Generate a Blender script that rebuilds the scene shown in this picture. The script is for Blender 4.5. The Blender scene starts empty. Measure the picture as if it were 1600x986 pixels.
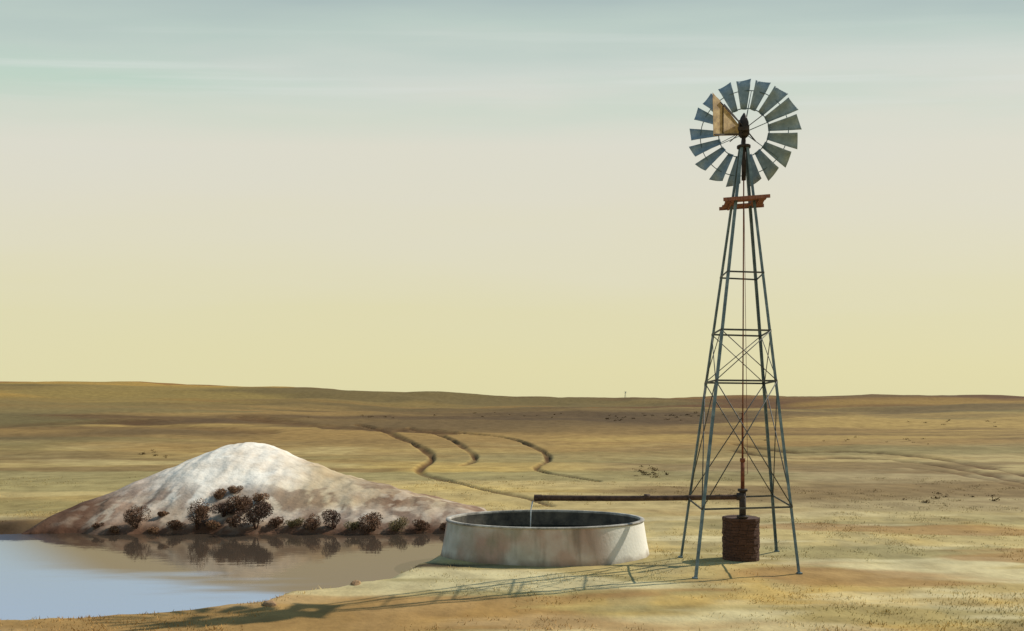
import bpy, math, random
import numpy as np
from mathutils import Vector, Matrix
random.seed(4); rng=np.random.default_rng(7)
scene=bpy.context.scene
EYE=3.4; F=1300.0; HZ=645.0

def lin(c):
    out=[]
    for v in c:
        v=v/255.0
        out.append(v/12.92 if v<=0.04045 else ((v+0.055)/1.055)**2.4)
    return tuple(out)

# ------------------------------------------------------------------ noise
def vnoise(x,y,seed=0):
    xi=np.floor(x).astype(np.int64); yi=np.floor(y).astype(np.int64)
    xf=x-xi; yf=y-yi
    def h(a,b):
        n=(a*374761393+b*668265263+seed*1442695041)&0x7fffffff
        n=((n^(n>>13))*1274126177)&0x7fffffff
        n=n^(n>>16)
        return (n&0xffff)/65535.0
    u=xf*xf*(3-2*xf); v=yf*yf*(3-2*yf)
    return (h(xi,yi)*(1-u)+h(xi+1,yi)*u)*(1-v)+(h(xi,yi+1)*(1-u)+h(xi+1,yi+1)*u)*v
def fbm(x,y,seed=0,o=4):
    s=0;a=1;t=0
    for i in range(o):
        s=s+a*vnoise(x*2**i+17.3*i,y*2**i-9.1*i,seed+i); t+=a; a*=0.5
    return s/t
def sstep(a,b,x):
    t=np.clip((x-a)/(b-a),0,1); return t*t*(3-2*t)

# ------------------------------------------------------------------ terrain
WL=-0.25
POND=np.array([(-70,24.0),(-30,24.8),(-16.5,24.9),(-14.7,25.1),(-11.4,25.3),(-6.7,25.4),(-3.2,25.3),(-1.8,25.0),
 (-1.75,23.1),(-1.95,21.5),(-2.05,19.8),(-2.6,18.5),(-2.9,17.5),(-4.4,16.3),(-4.75,15.6),(-5.8,14.9),(-7.1,14.5),(-8.9,14.2),(-14,13.9),(-70,12)],float)
def pond_sd(X,Y):
    d=np.full(X.shape,1e9); inside=np.zeros(X.shape,bool)
    n=len(POND)
    for i in range(n):
        a=POND[i]; b=POND[(i+1)%n]
        ex,ey=b-a; wx=X-a[0]; wy=Y-a[1]
        t=np.clip((wx*ex+wy*ey)/(ex*ex+ey*ey),0,1)
        d=np.minimum(d,np.hypot(wx-ex*t,wy-ey*t))
        c=((a[1]>Y)!=(b[1]>Y))
        with np.errstate(divide='ignore',invalid='ignore'):
            xx=(b[0]-a[0])*(Y-a[1])/(b[1]-a[1] if b[1]!=a[1] else 1e-9)+a[0]
        inside^=(c&(X<xx))
    return np.where(inside,-d,d)
LOWY=[-100,24,30,40,50,60,80,100,130,160,200,250,300,350,700,3000]
LOWZ=[0,0,.1,.3,.45,.6,1.0,1.5,2.2,3.0,4.3,6.2,8.3,9.0,0,-10]
RX=[-900,-300,-215,-190,-161,-120,-94,-54,-13,13,54,81,121,161,215,300,900]
RZ=[8,10.5,12.2,14.4,14.9,14.2,13.0,11.0,8.9,7.6,8.0,9.3,9.6,9.0,6.6,6.0,6]
MX=[-17.0,-15.2,-14.7,-14.3,-13.9,-13.3,-12.6,-11.7,-10.8,-9.9,-9.1,-8.0,-6.6,-5.0,-3.6,-2.1,-.8,.5]
MH=[-.6,-.42,-.15,.13,.34,.70,1.06,1.56,1.98,2.12,2.0,1.62,1.16,.70,.45,.22,-.05,-.6]
MY=[25.6,25.6,25.9,26.6,27.5,29,30,31,31,31,31,30.6,30,29.4,28.5,27.6,26.8,26]
def terrain_z(X,Y,sd=None):
    X=np.asarray(X,float); Y=np.asarray(Y,float)
    if sd is None: sd=pond_sd(X,Y)
    low=np.interp(Y,LOWY,LOWZ)
    t=np.clip((Y-55)/295,0,1); s=.6*(.5-.5*np.cos(np.pi*t))+.4*t
    s=s*(1-sstep(352,700,Y))
    z=low*(1-s)+np.interp(X,RX,RZ)*s
    z=z+(fbm(X*.05,Y*.03,3)-.5)*np.clip((Y-28)/120,0,1)*2.0
    z=z+(fbm(X*.018+3,Y*.022,4,3)-.5)*sstep(60,150,Y)*(1-sstep(220,320,Y))*3.5
    z=z+(fbm(X*.5,Y*.5,5)-.5)*.10+(fbm(X*2.2,Y*2.2,9)-.5)*.03
    sdn=sd+(fbm(X*1.1,Y*1.1,11)-.5)*.5+(fbm(X*5,Y*5,12,2)-.5)*.10
    w=sstep(-.1,.6,sdn)
    zi=np.where(sdn<0.0,WL+np.maximum(sdn*.35,-.8),WL+.0)
    z=zi*(1-w)+z*w
    Hm=np.interp(X,MX,MH); ycm=np.interp(X,MX,MY)
    z=z-.8*sstep(.0,.3,Hm)*sstep(24.7,25.1,Y)*(1-sstep(ycm,ycm+2,Y))
    return z
# spoil mound
def mound_z(X,Y):
    H=np.interp(X,MX,MH); yc=np.interp(X,MX,MY)
    yf=24.95+.12*np.sin(X*1.7)+(fbm(X*1.5,X*0,28)-.5)*.4
    tf=np.clip((Y-yf)/(yc-yf),0,1); tb=np.clip((yc+8-Y)/8,0,1)
    t=np.where(Y<yc,tf,tb)
    g=np.where(Y<yc,.35*t+.65*np.sin(t*np.pi/2)**1.2,.5-.5*np.cos(t*np.pi))
    n=(fbm(X*.6,Y*.35,21)-.5)*.36+(fbm(X*3.2,Y*1.4,22)-.5)*.08
    rr=np.abs(fbm(X*.9,Y*.22,25)-.5)*.75
    z=-.33+(H+.33)*g+(n-rr*.38+.06)*np.clip(t*3,0,1)*np.clip((H+.4)/.8,0,1)
    z=z+.10*np.clip(t*12,0,1)*np.clip((H+.3)*3,0,1)
    z=np.where((Y<yf)|(Y>yc+8),-1.3,z)
    return z
def hit(px,py,mound=True):
    D=np.concatenate([np.arange(11,60,.05),np.arange(60,420,.5)])
    X=(px-800)/F*D; R=EYE-(py-HZ)/F*D
    S=terrain_z(X,D)
    if mound: S=np.maximum(S,mound_z(X,D))
    ok=S>=R
    k=np.argmax(ok) if ok.any() else len(D)-1
    return X[k],D[k],S[k]

# tracks / gullies on the plain
def track(pts,w,st): 
    P=[hit(a,b,False)[:2] for a,b in pts]
    Q=[]
    n=len(P)
    for i in range(n-1):
        p0=np.array(P[max(i-1,0)]);p1=np.array(P[i]);p2=np.array(P[i+1]);p3=np.array(P[min(i+2,n-1)])
        for s in range(4):
            t=s/4; Q.append(tuple(.5*((2*p1)+(-p0+p2)*t+(2*p0-5*p1+4*p2-p3)*t*t+(-p0+3*p1-3*p2+p3)*t**3)))
    Q.append(P[-1])
    return (Q,w,st)
TR=[track([(560,664),(600,672),(640,690),(668,706),(674,718),(655,733),(665,742),(700,751),(760,765),(830,779),(860,790)],.20,1.1),
 track([(640,668),(690,680),(722,697),(740,710),(740,720),(722,727)],.15,1.0),
 track([(650,672),(720,676),(790,684),(832,697),(852,708),(856,720),(838,730),(852,738),(890,744),(935,752)],.17,1.05),
 track([(380,652),(450,660),(520,668),(600,670),(700,676)],.6,.7),
 track([(1150,694),(1230,706),(1330,705),(1420,711),(1500,722),(1640,750)],.28,1.15),
 track([(1150,704),(1230,716),(1330,715),(1420,721),(1500,733),(1640,763)],.26,1.15),
 track([(1420,730),(1480,737),(1560,752),(1640,772)],.2,.8),
 track([(-20,668),(90,662),(200,660),(300,668),(420,676)],.6,.5)]
def track_mask(X,Y):
    m=np.zeros(X.shape)
    sel=(Y>28)&(Y<170)&(np.abs(X)<.9*Y)
    xs_=X[sel]; ys_=Y[sel]; mm=np.zeros(xs_.shape)
    for pts,w,st in TR:
        d=np.full(xs_.shape,1e9)
        P=np.array(pts)
        for i in range(len(P)-1):
            a=P[i].copy(); b=P[i+1].copy(); k=2.2
            ex=b[0]-a[0]; ey=(b[1]-a[1])/k; wx=xs_-a[0]; wy=(ys_-a[1])/k
            t=np.clip((wx*ex+wy*ey)/(ex*ex+ey*ey+1e-9),0,1)
            d=np.minimum(d,np.hypot(wx-ex*t,wy-ey*t))
        ww=w*np.clip(ys_/42,.6,4)*(.5+1.0*fbm(xs_*.5,ys_*.25,31,2))
        mm=np.maximum(mm,(1-sstep(.45,1.4,d/ww))*st*(.35+.95*fbm(xs_*.6,ys_*.3,33,2)))
    m[sel]=mm
    return np.clip(m,0,1)

C=lambda *c: np.array(lin(c))
def ground_color(X,Y,sd,tm):
    shp=X.shape
    u=X/np.maximum(Y,5)
    n1=fbm(X*.22+3,Y*.16,41); n3=fbm(X*.9,Y*.6,45)
    def mix(a,b,f): return a*(1-f[...,None])+b*f[...,None]
    col=np.zeros(shp+(3,))+C(190,170,116)
    col=mix(col,C(198,164,92),sstep(.42,.62,n1)*.75)
    col=mix(col,C(150,140,108),sstep(.52,.68,n3)*.4)
    col=mix(col,C(140,132,92),sstep(.5,.62,fbm(X*.12+2,Y*.5+3,46))*.55)
    col=mix(col,C(218,204,160),sstep(.5,.63,fbm(X*.22,Y*.8,49))*.6)
    col=mix(col,C(158,116,68),sstep(.52,.64,fbm(X*.15+7,Y*.6,50))*.65)
    f=sstep(24,30,Y)
    mid=np.zeros(shp+(3,))+C(174,150,96)
    mid=mix(mid,C(160,142,106),sstep(.06,.22,u)*.8)
    mid=mix(mid,C(196,162,82),np.exp(-((u+.08)/.14)**2)*np.exp(-((Y-35)/14)**2)*.9)
    mid=mix(mid,C(126,102,66),sstep(.44,.58,fbm(X*.05,Y*.14,51))*.75)
    mid=mix(mid,C(200,180,126),sstep(.5,.62,fbm(X*.06,Y*.2+9,52))*.6)
    mid=mix(mid,C(134,126,84),sstep(.50,.62,fbm(X*.04+3,Y*.17+2,58))*.6)
    col=mix(col,mid,f*.95)
    far=np.zeros(shp+(3,))+C(156,126,76)
    far=mix(far,C(100,76,50),sstep(.45,.58,fbm(X*.018,Y*.05,53))*.85)
    far=mix(far,C(186,156,92),sstep(.48,.60,fbm(X*.016+4,Y*.06,54))*.75)
    far=mix(far,C(118,110,72),sstep(.5,.60,fbm(X*.015+9,Y*.05,59))*.65)
    col=mix(col,far,sstep(44,75,Y+(n1-.5)*20))
    top=np.zeros(shp+(3,))+C(150,112,60)
    top=mix(top,C(104,74,46),sstep(.44,.58,fbm(X*.012,Y*.03,55))*.9)
    top=mix(top,C(178,144,74),sstep(.46,.58,fbm(X*.010+8,Y*.03,56))*.8)
    top=mix(top,C(122,112,70),sstep(.50,.60,fbm(X*.010+1,Y*.025,60))*.6)
    top=mix(top,C(100,70,48),.6*sstep(.14,.3,u)*sstep(150,220,Y))
    top=mix(top,C(116,82,44),.5*sstep(270,330,Y))
    col=mix(col,top,sstep(105,180,Y))
    band=np.exp(-((Y-105-30*np.sin(X*.02))/28)**2)*sstep(.34,.52,fbm(X*.02,Y*.05,57))
    col=mix(col,C(88,72,52),band*.7)
    col=mix(col,C(90,62,36),tm*.95)
    wet=(1-sstep(.0,.4,sd+(n3-.5)*.5))
    col=mix(col,C(96,74,52),wet*.8)
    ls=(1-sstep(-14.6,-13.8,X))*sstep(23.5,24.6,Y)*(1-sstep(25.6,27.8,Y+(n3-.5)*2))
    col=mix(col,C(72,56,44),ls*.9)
    dm=np.exp(-((X+1.7)/1.1)**2-((Y-18.35-(n3-.5)*.5)/.24)**2)  # dark bank soil, with the shadow at the tank's left foot painted in
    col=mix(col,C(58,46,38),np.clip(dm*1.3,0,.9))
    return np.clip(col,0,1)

# ------------------------------------------------------------------ materials
def nodes(m):
    m.use_nodes=True; nt=m.node_tree; nt.nodes.clear(); return nt
def mat(name,c1,c2,scale=4,rough=.8,metal=0,bump=.3,c3=None,stretch=(1,1,1),attr=None,detail=6,spec=.3,bdist=.02,fine=None):
    m=bpy.data.materials.new(name); nt=nodes(m); N=nt.nodes; L=nt.links
    out=N.new('ShaderNodeOutputMaterial'); b=N.new('ShaderNodeBsdfPrincipled'); L.new(b.outputs[0],out.inputs[0])
    tc=N.new('ShaderNodeTexCoord'); mp=N.new('ShaderNodeMapping'); mp.inputs['Scale'].default_value=stretch
    L.new(tc.outputs['Object'],mp.inputs[0])
    n=N.new('ShaderNodeTexNoise'); n.inputs['Scale'].default_value=scale; n.inputs['Detail'].default_value=detail; n.inputs['Roughness'].default_value=.65
    L.new(mp.outputs[0],n.inputs['Vector'])
    r=N.new('ShaderNodeValToRGB'); e=r.color_ramp.elements
    e[0].position=.32; e[1].position=.68
    e[0].color=(*lin(c1),1); e[1].color=(*lin(c2),1)
    if c3: 
        q=e.new(.5); q.color=(*lin(c3),1)
    L.new(n.outputs['Fac'],r.inputs[0])
    col=r.outputs[0]
    if attr:
        a=N.new('ShaderNodeVertexColor'); a.layer_name=attr
        mx=N.new('ShaderNodeMix'); mx.data_type='RGBA'; mx.blend_type='MULTIPLY'; mx.inputs[0].default_value=1
        L.new(a.outputs[0],mx.inputs[6]); L.new(col,mx.inputs[7]); col=mx.outputs[2]
    L.new(col,b.inputs['Base Color'])
    b.inputs['Roughness'].default_value=rough; b.inputs['Metallic'].default_value=metal
    b.inputs['Specular IOR Level'].default_value=spec
    if bump:
        n2=N.new('ShaderNodeTexNoise'); n2.inputs['Scale'].default_value=fine or scale*4; n2.inputs['Detail'].default_value=5
        L.new(mp.outputs[0],n2.inputs['Vector'])
        bp=N.new('ShaderNodeBump'); bp.inputs['Strength'].default_value=bump; bp.inputs['Distance'].default_value=bdist
        L.new(n2.outputs['Fac'],bp.inputs['Height']); L.new(bp.outputs[0],b.inputs['Normal'])
    return m
M_ground=mat('ground_soil',(204,200,194),(255,254,250),.9,1,0,.4,attr='Col',detail=9,spec=.1,fine=7,bdist=.05)
M_mound=mat('mound_chalk',(218,210,202),(255,255,255),1.4,1,0,.65,attr='Col',detail=9,spec=.1,fine=5,bdist=.06)
M_grass=mat('dry_grass',(225,225,220),(255,255,255),5,1,0,0,attr='Col',spec=.1)
M_steel=mat('weathered_steel',(76,92,96),(122,140,142),5,.55,.15,.1,c3=(94,112,116))
M_brace=mat('brace_steel',(50,54,54),(92,92,86),5,.6,.15,.1)
M_blade=mat('wheel_sheet_steel',(100,120,128),(156,172,176),3,.5,.1,.1,c3=(124,142,150))
M_dark=mat('dark_iron',(42,38,36),(78,68,60),9,.7,.2,.2)
M_rust=mat('rusty_iron',(86,50,36),(140,84,58),9,.85,.05,.3)
M_pipe=mat('pipe_iron',(60,44,36),(100,76,60),8,.8,.1,.3)
M_wood=mat('dark_timber',(54,38,30),(94,66,52),5,.9,0,.5,stretch=(1,1,6))
M_plat=mat('platform_timber',(112,68,54),(152,104,82),6,.9,0,.4,stretch=(6,1,1))
M_vane=mat('vane_sheet',(122,96,58),(206,178,122),7,.6,.0,.1,c3=(174,144,90))
M_bush=mat('bush_foliage',(170,160,150),(255,255,255),7,1,0,0,attr='Col',spec=.1)
M_rock=mat('rock_stone',(112,84,58),(166,136,98),5,.95,0,.7)
def concrete():
    m=bpy.data.materials.new('tank_concrete'); nt=nodes(m); N=nt.nodes; L=nt.links
    out=N.new('ShaderNodeOutputMaterial'); b=N.new('ShaderNodeBsdfPrincipled'); L.new(b.outputs[0],out.inputs[0])
    tc=N.new('ShaderNodeTexCoord')
    def noise(scale,st,det=6,loc=(0,0,0)):
        mp=N.new('ShaderNodeMapping'); mp.inputs['Scale'].default_value=st; mp.inputs['Location'].default_value=loc; L.new(tc.outputs['Object'],mp.inputs[0])
        n=N.new('ShaderNodeTexNoise'); n.inputs['Scale'].default_value=scale; n.inputs['Detail'].default_value=det; L.new(mp.outputs[0],n.inputs[0]); return n.outputs['Fac']
    def ramp(src,stops):
        r=N.new('ShaderNodeValToRGB'); e=r.color_ramp.elements
        e[0].position=stops[0][0]; e[0].color=(*stops[0][1],1); e[1].position=stops[1][0]; e[1].color=(*stops[1][1],1)
        for p,c in stops[2:]:
            q=e.new(p); q.color=(*c,1)
        L.new(src,r.inputs[0]); return r.outputs[0]
    def mix(a,bb,f):
        x=N.new('ShaderNodeMix'); x.data_type='RGBA'; L.new(f,x.inputs[0]); L.new(a,x.inputs[6]); L.new(bb,x.inputs[7]); return x.outputs[2]
    base=ramp(noise(1.4,(1,1,1)),[(.3,lin((168,160,142))),(.7,lin((212,206,190)))])
    def rgb(c):
        x=N.new('ShaderNodeRGB'); x.outputs[0].default_value=(*lin(c),1); return x.outputs[0]
    c=mix(base,rgb((168,122,98)),ramp(noise(.8,(1,1,.9),6,(3,1,0)),[(.48,(0,0,0)),(.64,(.65,.65,.65))]))
    c=mix(c,rgb((134,130,104)),ramp(noise(1.1,(1,1,.7),6,(9,4,0)),[(.48,(0,0,0)),(.62,(.75,.75,.75))]))
    c=mix(c,rgb((104,94,78)),ramp(noise(3.2,(1,1,.12)),[(.52,(0,0,0)),(.68,(.55,.55,.55))]))
    sx=N.new('ShaderNodeSeparateXYZ'); L.new(tc.outputs['Object'],sx.inputs[0])
    # sunlit side painted paler, the light put into the colour
    lit_side=N.new('ShaderNodeMapRange'); lit_side.interpolation_type='SMOOTHSTEP'; lit_side.inputs[1].default_value=.9; lit_side.inputs[2].default_value=1.8; lit_side.inputs[3].default_value=0; lit_side.inputs[4].default_value=.8; L.new(sx.outputs[0],lit_side.inputs[0])
    c=mix(c,rgb((234,230,216)),lit_side.outputs[0])
    ad=N.new('ShaderNodeMath'); ad.operation='MULTIPLY_ADD'; ad.inputs[1].default_value=.35; L.new(noise(2.5,(1,1,1)),ad.inputs[0]); L.new(sx.outputs[2],ad.inputs[2])
    c=mix(c,rgb((122,104,82)),ramp(ad.outputs[0],[(.14,(.8,.8,.8)),(.32,(0,0,0))]))
    L.new(c,b.inputs['Base Color']); b.inputs['Roughness'].default_value=.9
    bp=N.new('ShaderNodeBump'); bp.inputs['Strength'].default_value=.4; bp.inputs['Distance'].default_value=.02
    L.new(noise(14,(1,1,1)),bp.inputs['Height']); L.new(bp.outputs[0],b.inputs['Normal'])
    return m
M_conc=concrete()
M_inner=mat('tank_inner_wall',(56,54,50),(110,104,90),3,.8,0,.3)  # damp inner wall, darkened to paint in the shadow inside the tank
M_rim=mat('rim_concrete',(110,104,96),(190,184,170),3,.9,0,.3)
def water(name,dif,mound_refl,gl,rough,k,add,bs):
    m=bpy.data.materials.new(name); nt=nodes(m); N=nt.nodes; L=nt.links
    out=N.new('ShaderNodeOutputMaterial'); d=N.new('ShaderNodeBsdfDiffuse'); g=N.new('ShaderNodeBsdfGlossy')
    tc=N.new('ShaderNodeTexCoord'); mp=N.new('ShaderNodeMapping'); mp.inputs['Scale'].default_value=(.5,1.6,1); L.new(tc.outputs['Object'],mp.inputs[0])
    geo=N.new('ShaderNodeNewGeometry')
    mp2=N.new('ShaderNodeMapping'); mp2.inputs['Scale'].default_value=(.35,1.1,1); L.new(geo.outputs['Position'],mp2.inputs[0])
    big=N.new('ShaderNodeTexNoise'); big.inputs['Scale'].default_value=.7; big.inputs['Detail'].default_value=6; L.new(mp2.outputs[0],big.inputs[0])
    # mound's brown reflection painted into the water colour: blend by world position
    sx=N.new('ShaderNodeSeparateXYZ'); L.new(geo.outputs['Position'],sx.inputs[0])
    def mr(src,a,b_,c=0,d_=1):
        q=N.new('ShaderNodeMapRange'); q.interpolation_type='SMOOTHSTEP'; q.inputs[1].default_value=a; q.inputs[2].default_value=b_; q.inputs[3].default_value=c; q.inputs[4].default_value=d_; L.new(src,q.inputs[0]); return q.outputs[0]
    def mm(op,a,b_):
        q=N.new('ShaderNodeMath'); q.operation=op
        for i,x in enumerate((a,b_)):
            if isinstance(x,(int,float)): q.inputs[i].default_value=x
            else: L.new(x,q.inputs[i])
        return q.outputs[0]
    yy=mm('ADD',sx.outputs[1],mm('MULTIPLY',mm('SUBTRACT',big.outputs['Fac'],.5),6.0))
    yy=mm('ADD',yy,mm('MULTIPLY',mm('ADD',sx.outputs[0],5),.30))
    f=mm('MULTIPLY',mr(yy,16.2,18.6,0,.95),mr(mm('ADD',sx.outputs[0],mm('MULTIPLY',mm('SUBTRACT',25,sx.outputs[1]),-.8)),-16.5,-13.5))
    mc=N.new('ShaderNodeMix'); mc.data_type='RGBA'; L.new(f,mc.inputs[0]); mc.inputs[6].default_value=(*lin(dif),1); mc.inputs[7].default_value=(*lin(mound_refl),1); L.new(mc.outputs[2],d.inputs[0])
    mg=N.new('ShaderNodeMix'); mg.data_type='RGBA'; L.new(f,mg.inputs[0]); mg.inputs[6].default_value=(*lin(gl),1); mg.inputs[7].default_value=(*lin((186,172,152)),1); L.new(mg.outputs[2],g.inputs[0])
    g.inputs['Roughness'].default_value=rough
    n=N.new('ShaderNodeTexNoise'); n.inputs['Scale'].default_value=3; n.inputs['Detail'].default_value=3; L.new(mp.outputs[0],n.inputs[0])
    bp=N.new('ShaderNodeBump'); bp.inputs['Strength'].default_value=bs; bp.inputs['Distance'].default_value=.02
    L.new(n.outputs['Fac'],bp.inputs['Height']); L.new(bp.outputs[0],g.inputs['Normal'])
    fr=N.new('ShaderNodeFresnel'); fr.inputs[0].default_value=1.33
    ma=N.new('ShaderNodeMath'); ma.operation='MULTIPLY_ADD'; ma.use_clamp=True; ma.inputs[1].default_value=k; ma.inputs[2].default_value=add; L.new(fr.outputs[0],ma.inputs[0])
    mx=N.new('ShaderNodeMixShader'); L.new(ma.outputs[0],mx.inputs[0]); L.new(d.outputs[0],mx.inputs[1]); L.new(g.outputs[0],mx.inputs[2]); L.new(mx.outputs[0],out.inputs[0])
    return m
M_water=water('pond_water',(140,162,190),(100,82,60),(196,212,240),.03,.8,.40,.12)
M_twater=water('tank_water',(34,38,34),(34,38,34),(200,210,220),.02,.7,.0,.1)

# ------------------------------------------------------------------ mesh helpers
WORLD={}
class MB:
    def __init__(s): s.v=[];s.f=[];s.sm=[]
    def quadbox(s,A,B):
        b=len(s.v); s.v+= [tuple(p) for p in A]+[tuple(p) for p in B]
        s.f+=[(b+3,b+2,b+1,b),(b+4,b+5,b+6,b+7)]; s.sm+=[0,0]
        for i in range(4):
            j=(i+1)%4; s.f.append((b+i,b+j,b+4+j,b+4+i)); s.sm.append(0)
    def beam(s,p,q,w,h,up=(0,0,1)):
        p=Vector(p);q=Vector(q);d=(q-p).normalized();u=Vector(up)
        if abs(d.dot(u))>.97:u=Vector((0,1,0))
        a=d.cross(u).normalized();c=a.cross(d).normalized()
        o=[a*w/2+c*h/2,-a*w/2+c*h/2,-a*w/2-c*h/2,a*w/2-c*h/2]
        s.quadbox([p+x for x in o],[q+x for x in o])
    def angle(s,p,q,w,t,ax,ay):
        p=Vector(p);q=Vector(q);ax=Vector(ax);ay=Vector(ay)
        L=[Vector((0,0,0)),ax*w,ax*w+ay*t,ax*t+ay*t,ax*t+ay*w,ay*w]
        b=len(s.v); s.v+=[tuple(p+x) for x in L]+[tuple(q+x) for x in L]
        s.f+=[(b,b+1,b+2,b+3),(b,b+3,b+4,b+5),(b+6,b+9,b+8,b+7),(b+6,b+11,b+10,b+9)]; s.sm+=[0]*4
        for i in range(6):
            j=(i+1)%6; s.f.append((b+i,b+6+i,b+6+j,b+j)); s.sm.append(0)
    def tube(s,pts,r,seg=10,cap=True):
        pts=[Vector(p) for p in pts]; rs=r if isinstance(r,(list,tuple)) else [r]*len(pts)
        rings=[]
        for i,p in enumerate(pts):
            d=(pts[min(i+1,len(pts)-1)]-pts[max(i-1,0)]).normalized()
            u=Vector((0,0,1)) if abs(d.z)<.9 else Vector((1,0,0))
            a=d.cross(u).normalized();c=a.cross(d)
            b=len(s.v)
            for k in range(seg):
                t=2*math.pi*k/seg; s.v.append(tuple(p+(a*math.cos(t)+c*math.sin(t))*rs[i]))
            rings.append(b)
        for i in range(len(rings)-1):
            for k in range(seg):
                j=(k+1)%seg; s.f.append((rings[i]+k,rings[i]+j,rings[i+1]+j,rings[i+1]+k)); s.sm.append(1)
        if cap:
            s.f.append(tuple(rings[0]+k for k in range(seg))[::-1]); s.f.append(tuple(rings[-1]+k for k in range(seg))); s.sm+=[0,0]
    def lathe(s,prof,c,seg=64,sy=1.0):
        n=len(prof); b=len(s.v)
        for k in range(seg):
            t=2*math.pi*k/seg
            for r,z in prof: s.v.append((c[0]+r*math.cos(t),c[1]+r*math.sin(t)*sy,c[2]+z))
        for k in range(seg):
            j=(k+1)%seg
            for i in range(n-1):
                s.f.append((b+k*n+i,b+j*n+i,b+j*n+i+1,b+k*n+i+1)); s.sm.append(1)
def empty(name,loc,**kw):
    o=bpy.data.objects.new(name,None); o.empty_display_size=.3; scene.collection.objects.link(o)
    o.location=loc; WORLD[o]=Vector(loc)
    for k,v in kw.items(): o[k]=v
    return o
def make(mb,name,m,parent=None,origin=None,local=False,**kw):
    me=bpy.data.meshes.new(name)
    vs=mb.v
    if local: c=Vector((0,0,0)) if origin is None else Vector(origin)
    else:
        if origin is None:
            A=np.array(vs); lo=A.min(0);hi=A.max(0); c=Vector(((lo[0]+hi[0])/2,(lo[1]+hi[1])/2,lo[2]))
        else: c=Vector(origin)
        vs=[(v[0]-c[0],v[1]-c[1],v[2]-c[2]) for v in vs]
    me.from_pydata(vs,[],mb.f); me.update()
    for p,sm in zip(me.polygons,mb.sm): p.use_smooth=bool(sm)
    me.materials.append(m)
    o=bpy.data.objects.new(name,me); scene.collection.objects.link(o)
    WORLD[o]=c
    if parent: o.parent=parent; o.location=c-WORLD[parent]
    else: o.location=c
    for k,v in kw.items(): o[k]=v
    return o
def npmesh(name,V,Fc,m,col=None,smooth=True,**kw):
    me=bpy.data.meshes.new(name)
    nv=len(V); k=Fc.shape[1]
    me.vertices.add(nv); me.vertices.foreach_set('co',V.astype(np.float32).ravel())
    me.loops.add(Fc.size); me.loops.foreach_set('vertex_index',Fc.astype(np.int32).ravel())
    me.polygons.add(len(Fc)); me.polygons.foreach_set('loop_start',np.arange(0,Fc.size,k,dtype=np.int32)); 
    me.update(calc_edges=True)
    me.polygons.foreach_set('use_smooth',np.full(len(Fc),smooth))
    if col is not None:
        ca=me.color_attributes.new('Col','FLOAT_COLOR','POINT')
        cc=np.ones((nv,4),np.float32); cc[:,:3]=col; ca.data.foreach_set('color',cc.ravel())
    me.materials.append(m); me.validate()
    o=bpy.data.objects.new(name,me); scene.collection.objects.link(o)
    for a,b in kw.items(): o[a]=b
    WORLD[o]=Vector((0,0,0))
    return o
def grid(xs,ys):
    X,Y=np.meshgrid(xs,ys); nx=len(xs); ny=len(ys)
    i=np.arange(nx*ny).reshape(ny,nx)
    Fq=np.stack([i[:-1,:-1],i[:-1,1:],i[1:,1:],i[1:,:-1]],-1).reshape(-1,4)
    return X,Y,Fq
def grow(a,step,ratio,end):
    out=[];s=step;v=a
    sg=1 if end>a else -1
    while (end-v)*sg>0:
        s*=ratio; v+=s*sg; out.append(v)
    return out

# ------------------------------------------------------------------ ground
xs=np.array(sorted(grow(-16,.12,1.04,-1500))+list(np.arange(-16,9,.12))+grow(9-.12,.12,1.018,1500))
ys=np.array(sorted(grow(11.5,.12,1.15,-200))+list(np.arange(11.5,27,.12))+grow(26.95,.12,1.012,420)+grow(430,10,1.12,3000))
X,Y,Fq=grid(xs,ys)
sd=pond_sd(X,Y); Z=terrain_z(X,Y,sd); tm=track_mask(X,Y)
Z-=tm*.16*np.clip(Y/40,.8,3)
gc=ground_color(X,Y,sd,tm)
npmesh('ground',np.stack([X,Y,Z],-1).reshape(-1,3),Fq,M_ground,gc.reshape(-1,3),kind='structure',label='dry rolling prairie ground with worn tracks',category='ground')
# mound
xs2=np.arange(-17.2,.6,.08); ys2=np.arange(24.5,39.5,.08)
X,Y,Fq=grid(xs2,ys2); Z=mound_z(X,Y)
n=fbm(X*.8,Y*.6,61); n2=fbm(X*3,Y*2,62); n3=fbm(X*.8,Y*.25,63); n4=fbm(X*2.0,Y*1.1,64)
hh=np.clip((Z+.2)/2.3,0,1)
def mixc(a,b,f): return a*(1-f[...,None])+b*f[...,None]
col=np.zeros(X.shape+(3,))+C(238,230,214)
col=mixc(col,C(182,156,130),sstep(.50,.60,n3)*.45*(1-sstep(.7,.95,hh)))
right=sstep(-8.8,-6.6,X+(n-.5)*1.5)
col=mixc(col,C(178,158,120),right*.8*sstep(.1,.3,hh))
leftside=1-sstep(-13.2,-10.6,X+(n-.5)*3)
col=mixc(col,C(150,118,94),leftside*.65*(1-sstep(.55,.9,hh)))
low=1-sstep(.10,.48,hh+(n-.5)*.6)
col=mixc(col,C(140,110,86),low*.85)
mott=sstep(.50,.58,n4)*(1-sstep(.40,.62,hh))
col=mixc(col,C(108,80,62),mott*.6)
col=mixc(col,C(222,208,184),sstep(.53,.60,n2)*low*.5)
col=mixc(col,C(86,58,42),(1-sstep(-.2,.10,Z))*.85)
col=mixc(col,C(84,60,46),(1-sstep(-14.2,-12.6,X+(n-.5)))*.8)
npmesh('hill',np.stack([X,Y,Z],-1).reshape(-1,3),Fq,M_mound,np.clip(col,0,1).reshape(-1,3),kind='structure',label='pale chalky earth mound at the pond edge',category='mound')
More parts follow.
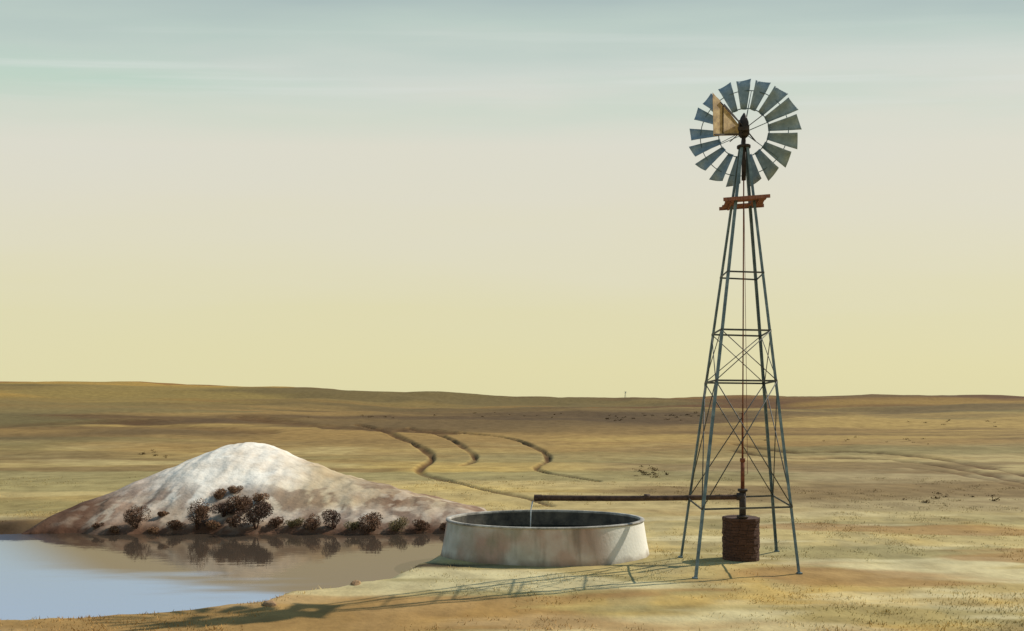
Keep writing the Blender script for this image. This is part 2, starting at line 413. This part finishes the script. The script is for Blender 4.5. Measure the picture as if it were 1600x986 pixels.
# water
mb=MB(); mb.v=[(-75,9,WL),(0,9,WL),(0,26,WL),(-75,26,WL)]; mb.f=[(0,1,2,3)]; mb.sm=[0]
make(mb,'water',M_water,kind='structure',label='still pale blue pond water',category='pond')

# ------------------------------------------------------------------ grass
NT=9000
Dd=12.3+ (rng.random(NT)**1.4)*28; Ux=(rng.random(NT)*2-1)*.72
tx=Ux*Dd; ty=Dd
keep=(fbm(tx*.4,ty*.35,71)+.3*rng.random(NT)>.69)
tx=tx[keep];ty=ty[keep]
s_=pond_sd(tx,ty); okk=(s_>.35)&(np.hypot(tx-.8,ty-20.4)>2.7)&(mound_z(tx,ty)<terrain_z(tx,ty,s_)-.03)&(np.hypot(tx-5.3,ty-19.3)>.6)
tx=tx[okk];ty=ty[okk]; nt_=len(tx); nb=11
bx=np.repeat(tx,nb)+rng.normal(0,.11,nt_*nb); by=np.repeat(ty,nb)+rng.normal(0,.11,nt_*nb)
bz=terrain_z(bx,by)-.01
hgt=(.025+.045*rng.random(nt_*nb))*np.repeat(.5+.8*rng.random(nt_),nb)
an=rng.random(nt_*nb)*6.283; wd=.006+.006*rng.random(nt_*nb)*np.clip(by/16,1,2); le=rng.normal(0,.5,(nt_*nb,2))*hgt[:,None]
V=np.zeros((nt_*nb,3,3))
V[:,0]=np.stack([bx-np.cos(an)*wd,by-np.sin(an)*wd,bz],-1); V[:,1]=np.stack([bx+np.cos(an)*wd,by+np.sin(an)*wd,bz],-1)
V[:,2]=np.stack([bx+le[:,0],by+le[:,1],bz+hgt],-1)
gcol=ground_color(bx,by,np.full(bx.shape,5.0),np.zeros(bx.shape))*(1.0+.4*np.repeat(rng.random(nt_),nb))[:,None]
gcol=np.clip(gcol*np.array([1.05,1.0,.92]),0,1)
cv=np.repeat(gcol[:,None,:],3,1)
npmesh('grass',V.reshape(-1,3),np.arange(nt_*nb*3).reshape(-1,3),M_grass,cv.reshape(-1,3),smooth=False,kind='stuff',label='short dry yellow prairie grass tufts on soil',category='grass')

# ------------------------------------------------------------------ bushes
def bush(loc,w,h,colr,label,n=420,name='bush',**kw):
    vs=[];fs=[];cs=[]
    lobes=[(random.uniform(-.32,.32)*w,random.uniform(-.25,.25)*w,h*random.uniform(.24,.64),random.uniform(.22,.36),random.uniform(.7,1.35)) for _ in range(6)]
    for i in range(n):
        lx,ly,lz,lr,lt=random.choice(lobes)
        d=Vector((random.gauss(0,1),random.gauss(0,1),random.gauss(0,1))).normalized()*random.uniform(.6,1.0)
        p=Vector((lx+d.x*lr*w,ly+d.y*lr*w,max(-.03,lz+d.z*lr*h)))
        s=random.uniform(.016,.030)*max(.8,w**.5)
        a=Vector((random.gauss(0,1),random.gauss(0,1),random.gauss(0,1))).normalized(); b=a.cross(Vector((random.gauss(0,1),random.gauss(0,1),1))).normalized()
        k=len(vs)
        vs+=[p-a*s,p+b*s*.7,p+a*s,p-b*s*.7]; fs.append((k,k+1,k+2,k+3))
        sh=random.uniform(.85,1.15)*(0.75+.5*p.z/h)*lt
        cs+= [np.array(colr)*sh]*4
    V=np.array([tuple(v) for v in vs])
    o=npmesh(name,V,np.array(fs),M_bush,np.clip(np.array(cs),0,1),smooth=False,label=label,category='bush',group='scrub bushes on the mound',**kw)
    o.location=loc; WORLD[o]=Vector(loc)
    mb=MB()
    for i in range(6):
        t=random.uniform(0,6.28); r=random.uniform(.12,.30)*w
        mb.tube([(0,0,-.08),(math.cos(t)*r*.5,math.sin(t)*r*.5,h*.3),(math.cos(t)*r,math.sin(t)*r,h*random.uniform(.4,.55))],[.022,.014,.005],5)
    make(mb,'branch',M_wood,parent=o,origin=loc,local=True).location=(0,0,0)
    return o
BR=lin((128,100,80)); DK=lin((106,86,74)); OL=lin((140,126,90)); RD=lin((146,114,88))
BL=[(212,827,.70,.82,BR),(178,831,.35,.22,RD),(242,830,.4,.22,RD),(274,829,.5,.42,BR),(309,829,.72,1.12,BR),(334,826,.5,.3,RD),
 (350,808,.8,.55,DK),(380,800,1.0,.80,BR),(343,780,.6,.42,RD),(400,827,1.1,1.0,DK),(366,824,.5,.42,BR),(432,825,.5,.42,BR),(404,786,.6,.38,RD),(368,770,.45,.32,RD),
 (462,822,.55,.32,OL),(490,827,.72,.62,BR),(522,826,.66,.70,DK),(552,828,.45,.34,OL),(584,829,.78,.76,BR),(622,829,.62,.52,OL),(656,829,.6,.42,BR),(695,829,.45,.28,BR),(152,824,.3,.2,BR),(255,806,.35,.22,RD),(316,800,.4,.26,RD)]
for px,py,w,h,c in BL:
    x,y,z=hit(px,py)
    lab='dark brown scrub bush on the mound slope' if c in(BR,DK) else ('low olive bush at the pond edge' if c==OL else 'small reddish brown shrub on pale earth')
    bush((x,y,z-.04),w,h,c,lab,n=int(700+2800*w*h))
vs=[];cs=[];fs=[]
for cx,cy,sp,cnt in [(1015,740,28,16),(1060,650,60,20),(960,655,25,8),(1350,690,150,12),(240,712,25,9),(700,650,300,18),(1480,780,80,8),(1500,660,80,10)]:
    for i in range(cnt):
        px=random.gauss(cx,sp*.6); py=random.gauss(cy,3.5)
        x,y,z=hit(px,py)
        if y>330: continue
        s=random.uniform(.07,.15)*max(1,y/75)
        for j in range(26):
            d=Vector((random.gauss(0,1),random.gauss(0,1),abs(random.gauss(0,.6))))*s*.7
            a=Vector((random.gauss(0,1),random.gauss(0,1),random.gauss(0,1))).normalized()*s*.3; b=a.cross(Vector((.3,.5,1))).normalized()*s*.2
            p=Vector((x,y,z))+d; k=len(vs); vs+=[p-a,p+b,p+a,p-b]; fs.append((k,k+1,k+2,k+3)); cs+=[np.array(lin((112,92,60)))*random.uniform(.6,1.3)]*4
npmesh('scrub',np.array([tuple(v) for v in vs]),np.array(fs),M_bush,np.clip(np.array(cs),0,1),smooth=False,kind='stuff',label='scattered low scrub on distant dry slopes',category='scrub')

# clods at the bank
def rock(loc,sx,sy,sz,label):
    import bmesh
    bm=bmesh.new(); bmesh.ops.create_icosphere(bm,subdivisions=3,radius=1)
    s0=random.random()*50
    for v in bm.verts:
        k=1+.7*(float(fbm(np.array(v.co.x*1.4+s0),np.array(v.co.y*1.4+v.co.z),81,3))-.5)
        v.co=Vector((v.co.x*sx*k,v.co.y*sy*k,v.co.z*sz*k))
    me=bpy.data.meshes.new('rock'); bm.to_mesh(me); bm.free(); me.materials.append(M_rock)
    o=bpy.data.objects.new('rock',me); scene.collection.objects.link(o); o.location=loc; o.rotation_euler=(0,0,random.random()*3)
    o['label']=label; o['category']='rock'; o['group']='rocks along the pond bank'
for px,py,a,b,c in [(422,945,.15,.11,.08),(556,913,.14,.10,.08)]:
    x,y,z=hit(px,py); rock((x,y,z-.015),a,b,c,'brown weathered rock on the pond bank')

# ------------------------------------------------------------------ stock tank
TC=(.8,20.2,0); SYK=.72
tank=empty('water_tank',(TC[0],TC[1],0),label='round pale concrete stock tank beside the pond',category='water tank')
mb=MB(); mb.lathe([(2.54,-.15),(2.52,0),(2.46,.30),(2.41,.62),(2.38,.805)],TC,96,SYK)
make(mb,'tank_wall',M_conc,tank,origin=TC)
mb=MB(); mb.lathe([(2.30,.805),(2.31,.3),(2.31,.02)],TC,96,SYK)
make(mb,'inner_wall',M_inner,tank,origin=TC)
mb=MB(); mb.lathe([(2.385,.80),(2.40,.805),(2.405,.835),(2.39,.85),(2.305,.85),(2.295,.835),(2.295,.795)],TC,96,SYK)
make(mb,'tank_rim',M_rim,tank,origin=TC)
mb=MB(); b=[(TC[0]+2.308*math.cos(2*math.pi*k/96),TC[1]+2.308*math.sin(2*math.pi*k/96)*SYK,.46) for k in range(96)]
mb.v=b; mb.f=[tuple(range(96))]; mb.sm=[0]
make(mb,'water',M_twater,kind='structure',label='dark water filling the concrete tank',category='water')

# ------------------------------------------------------------------ windmill
FEET=[Vector((3.72,17.0,0)),Vector((6.08,17.5,0)),Vector((6.48,20.3,0)),Vector((3.92,19.5,0))]
for f in FEET: f.z=float(terrain_z(np.array(f.x),np.array(f.y)))-.08
CX,CY=5.18,18.6
TOPZ=9.35
TOP=[Vector((CX-.09,CY-.09,TOPZ)),Vector((CX+.09,CY-.09,TOPZ)),Vector((CX+.09,CY+.09,TOPZ)),Vector((CX-.09,CY+.09,TOPZ))]
def leg_at(i,z):
    a=FEET[i];b=TOP[i]; t=(z-a.z)/(b.z-a.z); return a.lerp(b,t)
wm=empty('windmill',(CX,CY,0),label='tall steel lattice windmill with multi-blade wheel',category='windmill')
mb=MB()
for z in [1.40,4.09,5.19]:
    for i in range(4):
        mb.beam(leg_at(i,z),leg_at((i+1)%4,z),.012,.04)
for z0,z1,r in [(1.40,4.09,.012),(4.09,5.19,.010)]:
    for i in range(4):
        j=(i+1)%4
        mb.tube([leg_at(i,z0),leg_at(j,z1)],r,6); mb.tube([leg_at(j,z0),leg_at(i,z1)],r,6)
tower=make(mb,'tower_bracing',M_brace,wm)
mb=MB()
for i in range(4): mb.beam(leg_at(i,6.47),leg_at((i+1)%4,6.47),.012,.036)
make(mb,'girt',M_brace,tower)
sgn=[(1,1),(-1,1),(-1,-1),(1,-1)]
for i in range(4):
    mb=MB(); sx,sy=sgn[i]
    mb.angle(FEET[i],TOP[i],.060,.011,(sx,0,0),(0,sy,0))
    p=FEET[i]+Vector((sx*.025,sy*.025,.06)); mb.beam(p-Vector((0,0,.12)),p+Vector((0,0,.05)),.10,.10)
    make(mb,'leg',M_steel,tower)
# platform
pz=8.10; ang=math.radians(-8); ca,sa=math.cos(ang),math.sin(ang); K=.70
def R(x,y,z): return (CX+(x*ca-y*sa)*K,CY+(x*sa+y*ca)*K,pz+z*.8+.03*x)
mb=MB()
for k in range(6):
    y=-.5+.2*k
    if k in(2,3):
        mb.beam(R(-.60,y,0),R(-.22,y,0),.205*K,.03); mb.beam(R(.22,y,0),R(.62,y,0),.205*K,.03)
    else: mb.beam(R(-.64+.03*(k%2),y,0),R(.64,y,0),.205*K,.03)
for x in(-.42,.42): mb.beam(R(x,-.585,-.045),R(x,.585,-.045),.04,.04)
for y in(-.605,.605): mb.beam(R(-.70,y,.0),R(.72,y,.0),.025,.075)
make(mb,'platform',M_plat,wm)
# mast + gearbox
vd=Vector((CX,CY,0)).normalized(); side=Vector((vd.y,-vd.x,0))
HZ_=9.78
hub=Vector((CX,CY,HZ_))+vd*.36
mb=MB()
mb.tube([(CX,CY,8.6),(CX,CY,9.62)],.05,12); mb.tube([(CX,CY,9.32),(CX,CY,9.37)],.15,14)
make(mb,'mast',M_dark,wm)
mb=MB()
O=Vector((CX,CY,0))
mb.tube([(CX,CY,9.56),(CX,CY,9.62),(CX,CY,9.88),(CX,CY,10.0),(CX+.01,CY,10.10)],[.08,.12,.11,.07,.015],12)
mb.beam(O-side*.12-vd*.15+Vector((0,0,9.68)),O+side*.12-vd*.15+Vector((0,0,9.68)),.2,.08)
mb.tube([O-vd*.18+Vector((0,0,HZ_)),hub+vd*.08],.045,10)
mb.beam(O-side*.10-vd*.22+Vector((0,0,9.80)),O-side*.10+vd*.1+Vector((0,0,9.80)),.04,.16)
make(mb,'gearbox',M_dark,wm)
# wheel
mb=MB()
mb.tube([(0,-.12,0),(0,.10,0)],[.08,.08],14); mb.tube([(0,-.03,0),(0,.02,0)],.13,14)
def ring(mb,r,t,y,seg=72):
    n=6;b=len(mb.v)
    for k in range(seg):
        a=2*math.pi*k/seg
        for q in range(n):
            c=2*math.pi*q/n; rr=r+t*math.cos(c); mb.v.append((rr*math.cos(a),y+t*math.sin(c),rr*math.sin(a)))
    for k in range(seg):
        for q in range(n):
            mb.f.append((b+k*n+q,b+((k+1)%seg)*n+q,b+((k+1)%seg)*n+(q+1)%n,b+k*n+(q+1)%n)); mb.sm.append(1)
ring(mb,.555,.012,.02); ring(mb,.97,.010,.05)
for k in range(6):
    a=2*math.pi*k/6+.35
    for off in(-.09,.09):
        mb.tube([(math.cos(a+off*2)*.08,-.05 if off<0 else .06,math.sin(a+off*2)*.08),(math.cos(a)*.97,.05,math.sin(a)*.97)],.0075,6)
wheel=make(mb,'wheel',M_steel,wm,origin=hub,local=True)
wheel.rotation_euler=(0,0,-math.atan2(vd.x,vd.y)-.04)
bb=MB(); NR=4;NC=6
p=math.radians(24)
for i in range(NR+1):
    t=i/NR; r=.53+(1.20-.53)*t; w=.140+(.35-.140)*t
    for j in range(NC+1):
        c=(j/NC-.5)
        camber=.14*w*(1-4*c*c)
        x=c*w*math.cos(p) - camber*math.sin(p)*.6; y=c*w*math.sin(p)+camber*math.cos(p)
        bb.v.append((x,y,r+(.08*c if i==NR else 0)))
for i in range(NR):
    for j in range(NC):
        a=i*(NC+1)+j; bb.f.append((a,a+1,a+NC+2,a+NC+1)); bb.sm.append(1)
b0=make(bb,'blade',M_blade,wheel,origin=hub,local=True); b0.location=(0,0,0)
md=b0.modifiers.new('s','SOLIDIFY'); md.thickness=.004
NBL=17
for k in range(1,NBL):
    o=b0.copy(); scene.collection.objects.link(o); o.parent=wheel; o.rotation_euler=(random.uniform(-.02,.02),2*math.pi*k/NBL+random.uniform(-.02,.02),0)
# tail vane
T0=Vector((CX,CY,9.76))-vd*.12-side*.04
dirT=(-side*.57-vd*.82).normalized()
nT=Vector((dirT.y,-dirT.x,0))
def TP(s,z,t=0): 
    q=T0+dirT*s+nT*t; return (q.x,q.y,T0.z+z)
out=[(.12,.02),(.12,-.22),(1.02,-.42),(1.05,.50),(.94,.45),(.80,.40)]
A=[TP(s,z,.0) for s,z in out];B=[TP(s,z,.006) for s,z in out]
n_=len(out); mb=MB(); mb.v=A+B; mb.f=[tuple(range(n_))[::-1],tuple(range(n_,2*n_))]+[(i,(i+1)%n_,n_+(i+1)%n_,n_+i) for i in range(n_)]; mb.sm=[0]*len(mb.f)
vane=make(mb,'tail_vane',M_vane,wm)
mb=MB()
mb.beam(TP(-.05,-.16,-.015),TP(1.0,-.39,-.015),.02,.025); mb.beam(TP(-.05,.0,-.015),TP(.80,.35,-.015),.02,.02); mb.beam(TP(.7,-.33,-.012),TP(.7,.30,-.012),.015,.02)
make(mb,'tail_arm',M_dark,vane)
mb=MB()
def Q(a,b,c): return O+side*a+vd*b+Vector((0,0,c))
mb.tube([Q(-.42,-.25,10.25),Q(-.02,-.2,9.75),Q(.25,-.1,9.42)],.014,6)
mb.tube([Q(-.3,-.2,9.42),Q(0,-.22,9.66),Q(.42,.1,10.06)],.011,6)
make(mb,'strut',M_dark,wm)
# pump rod
PX,PY=5.28,19.05
mb=MB(); mb.tube([(CX,CY,9.5),(CX,CY,8.4),(PX,PY,2.4)],.015,8)
mb.tube([(CX+.0,CY+.0,8.9),(PX+.12,PY+.02,2.0),(PX+.02,PY,1.95)],.006,6)
make(mb,'pump_rod',M_rust,wm)

# ------------------------------------------------------------------ pump on its timber curb
pump=empty('water_pump',(PX,PY,0),label='rusty well pump with long discharge pipe over the tank',category='water pump')
mb=MB(); mb.tube([(PX,PY,.92),(PX,PY,1.62)],.075,14); mb.tube([(PX,PY,1.0),(PX,PY,1.05)],.13,14); mb.tube([(PX,PY,1.60),(PX,PY,1.66)],.11,14)
mb.tube([(PX-.13,PY+.03,1.48),(PX+.05,PY,1.48)],.085,12)
make(mb,'pump_body',M_dark,pump)
mb=MB(); mb.tube([(PX,PY,1.66),(PX,PY,2.30)],.045,12); mb.tube([(PX,PY,2.28),(PX,PY,2.36)],.062,12); mb.tube([(PX,PY,2.36),(PX,PY,3.4)],.024,8)
make(mb,'pump_column',M_rust,pump)
PE=Vector((.55,20.05,1.35)); PS=Vector((PX-.10,PY+.02,1.47))
mb=MB(); 
d=(PE-PS)
pts=[PS+d*t+Vector((0,0,-.02*math.sin(math.pi*t))) for t in np.linspace(0,1,12)]
mb.tube(pts,[.058+.012*i/11 for i in range(12)],14,cap=False); 
mb.tube([PS+d*.42,PS+d*.45],.078,14); mb.tube([PS+d*.965,PE+d.normalized()*.01],.08,14,cap=False)
mb.tube([PE,PE-d.normalized()*.4],.046,12,cap=True)
make(mb,'discharge_pipe',M_pipe,pump)
mb=MB(); q=PE+d.normalized()*.01
mb.tube([q+Vector((0.02,0,-.03)),q+Vector((-.05,0,-.10)),q+Vector((-.085,0,-.3)),q+Vector((-.10,0,-.88))],[.02,.018,.014,.010],8)
M_st=mat('falling_water',(200,210,214),(235,240,242),10,.15,0,.1,spec=.6)
make(mb,'water',M_st,kind='structure',label='thin stream falling from the pipe mouth',category='water')
# curb: rounded stack of short boards
KX,KY=5.32,19.34
curb=empty('well_curb',(KX,KY,0),label='dark rounded timber well curb beneath the pump',category='well curb')
mb=MB(); z=-.06; NS=14
while z<.95:
    h=random.uniform(.055,.075); Rr=.405+random.uniform(-.006,.006); ph=random.uniform(0,.4)
    for k in range(NS):
        a=ph+2*math.pi*k/NS; b=ph+2*math.pi*(k+1)/NS; r1=Rr+random.uniform(-.007,.007)
        mb.beam((KX+r1*math.cos(a),KY+r1*math.sin(a),z+h/2),(KX+r1*math.cos(b),KY+r1*math.sin(b),z+h/2+random.uniform(-.004,.004)),.035,h-.006)
    z+=h
make(mb,'plank_wall',M_wood,curb)
mb=MB(); mb.tube([(KX,KY,z-.04),(KX,KY,z+.005)],.395,20)
make(mb,'plank_cover',M_wood,curb)

# ------------------------------------------------------------------ far windmill on the skyline
x,y=46.0,338.0; gz=float(terrain_z(np.array(x),np.array(y)))
fw=empty('windmill',(x,y,gz),label='tiny far windmill standing on the ridge',category='windmill')
mb=MB()
for sx,sy in((-1,-1),(1,-1),(1,1),(-1,1)): mb.beam((x+sx*.45,y+sy*.45,gz-.3),(x+sx*.05,y+sy*.05,gz+3.6),.07,.07)
for zz in(1.2,2.4):
    k=.45*(1-zz/3.9)
    for a,b in(((-k,-k),(k,-k)),((k,-k),(k,k)),((k,k),(-k,k)),((-k,k),(-k,-k))): mb.beam((x+a[0],y+a[1],gz+zz),(x+b[0],y+b[1],gz+zz),.04,.05)
make(mb,'tower',M_steel,fw)
mb=MB()
for k in range(10):
    t=2*math.pi*k/10; mb.beam((x+math.cos(t)*.05,y-.3,gz+3.8+math.sin(t)*.05),(x+math.cos(t)*.72,y-.3,gz+3.8+math.sin(t)*.72),.02,.14,up=(0,1,0))
mb.tube([(x,y-.4,gz+3.8),(x,y+.2,gz+3.8)],.1,8)
make(mb,'wheel',M_steel,fw)
mb=MB(); mb.beam((x,y+.2,gz+3.8),(x+.5,y+1.2,gz+3.85),.03,.5); make(mb,'tail_vane',M_steel,fw)

# ------------------------------------------------------------------ light, sky
SX,SY=.90,.436; EL=math.radians(40)
sun=bpy.data.lights.new('sun','SUN'); sun.energy=4.8; sun.angle=math.radians(.5); sun.color=(1,.93,.82)
so=bpy.data.objects.new('sun',sun); scene.collection.objects.link(so)
v=Vector((SX*math.cos(EL),SY*math.cos(EL),math.sin(EL))).normalized()
so.rotation_euler=v.to_track_quat('Z','Y').to_euler(); so.location=(30,20,30)
w=bpy.data.worlds.new('World'); scene.world=w; w.use_nodes=True; nt=w.node_tree; N=nt.nodes; L=nt.links; N.clear()
out=N.new('ShaderNodeOutputWorld'); 
sky=N.new('ShaderNodeTexSky'); sky.sky_type='NISHITA'; sky.sun_disc=False; sky.sun_elevation=EL; sky.sun_rotation=math.atan2(SX,SY); sky.air_density=1.2; sky.dust_density=2.5
b1=N.new('ShaderNodeBackground'); b1.inputs[1].default_value=.08; L.new(sky.outputs[0],b1.inputs[0])
tc=N.new('ShaderNodeTexCoord'); sp=N.new('ShaderNodeSeparateXYZ'); L.new(tc.outputs['Generated'],sp.inputs[0])
def M(op,a,b=None,c=None,clamp=False):
    n=N.new('ShaderNodeMath'); n.operation=op; n.use_clamp=clamp
    for i,x in enumerate((a,b,c)):
        if x is None: continue
        if isinstance(x,(int,float)): n.inputs[i].default_value=x
        else: L.new(x,n.inputs[i])
    return n.outputs[0]
r2=M('SQRT',M('ADD',M('MULTIPLY',sp.outputs[1],sp.outputs[1]),M('MULTIPLY',M('MULTIPLY',sp.outputs[0],sp.outputs[0]),.12)))
t=M('DIVIDE',sp.outputs[2],M('MAXIMUM',r2,.08))
cb=N.new('ShaderNodeCombineXYZ'); xo=M('DIVIDE',sp.outputs[0],M('MAXIMUM',r2,.08)); L.new(xo,cb.inputs[0]); L.new(M('MULTIPLY',t,7),cb.inputs[1])
def noi(scale,det,off):
    mp=N.new('ShaderNodeMapping'); mp.inputs['Location'].default_value=(off,off*2,0); L.new(cb.outputs[0],mp.inputs[0])
    n=N.new('ShaderNodeTexNoise'); n.inputs['Scale'].default_value=scale; n.inputs['Detail'].default_value=det; L.new(mp.outputs[0],n.inputs[0]); return n.outputs['Fac']
na=noi(1.3,5,0); 
tt=M('ADD',t,M('MULTIPLY',M('SUBTRACT',na,.5),.14))
rp=N.new('ShaderNodeValToRGB'); L.new(M('DIVIDE',tt,.8,None,True),rp.inputs[0]); e=rp.color_ramp.elements
st=[(0,(226,219,172)),(.06,(227,220,174)),(.15,(226,220,180)),(.225,(226,221,192)),(.315,(225,221,201)),(.44,(222,221,208)),(.51,(210,217,208)),(.57,(190,206,198)),(.64,(170,187,187)),(1,(104,148,186))]
e[0].position=0; e[0].color=(*lin(st[0][1]),1); e[1].position=1; e[1].color=(*lin(st[-1][1]),1)
for p_,c in st[1:-1]:
    q=e.new(p_); q.color=(*lin(c),1)
def band(lo,mid,hi):
    r=N.new('ShaderNodeValToRGB'); ee=r.color_ramp.elements; ee[0].position=lo; ee[0].color=(0,0,0,1); ee[1].position=hi; ee[1].color=(0,0,0,1); q=ee.new(mid); q.color=(1,1,1,1); return r
bd=band(.32/.6,.41/.6,.48/.6); L.new(M('DIVIDE',t,.6,None,True),bd.inputs[0])
nb_=noi(1.1,5,3.7); tl=M('MULTIPLY',M('MULTIPLY',M('SUBTRACT',nb_,.42),5,None,True),bd.outputs[0],None,True)
mx=N.new('ShaderNodeMix'); mx.data_type='RGBA'; L.new(M('MULTIPLY',tl,.75),mx.inputs[0]); L.new(rp.outputs[0],mx.inputs[6]); mx.inputs[7].default_value=(*lin((176,210,192)),1)
cb2=N.new('ShaderNodeCombineXYZ'); L.new(xo,cb2.inputs[0]); L.new(M('MULTIPLY',t,34),cb2.inputs[1])
n5=N.new('ShaderNodeTexNoise'); n5.inputs['Scale'].default_value=1.6; n5.inputs['Detail'].default_value=5; L.new(cb2.outputs[0],n5.inputs[0])
wl=M('MULTIPLY',M('MULTIPLY',M('SUBTRACT',n5.outputs['Fac'],.55),5,None,True),bd.outputs[0],None,True)
mx2=N.new('ShaderNodeMix'); mx2.data_type='RGBA'; L.new(M('MULTIPLY',wl,.6),mx2.inputs[0]); L.new(mx.outputs[2],mx2.inputs[6]); mx2.inputs[7].default_value=(*lin((222,228,222)),1)
b2=N.new('ShaderNodeBackground'); b2.inputs[1].default_value=1.0; L.new(mx2.outputs[2],b2.inputs[0])
ms=N.new('ShaderNodeMixShader'); ms.inputs[0].default_value=.96; L.new(b1.outputs[0],ms.inputs[1]); L.new(b2.outputs[0],ms.inputs[2]); L.new(ms.outputs[0],out.inputs[0])

cam=bpy.data.cameras.new('camera'); co=bpy.data.objects.new('camera',cam); scene.collection.objects.link(co)
co.location=(0,0,EYE); co.rotation_euler=(math.radians(90),0,0)
cam.sensor_width=36; cam.lens=36*F/1600; cam.shift_y=152/1600; cam.clip_end=6000; cam.clip_start=.1
scene.camera=co
scene.view_settings.view_transform='Standard'; scene.view_settings.look='None'; scene.view_settings.exposure=0
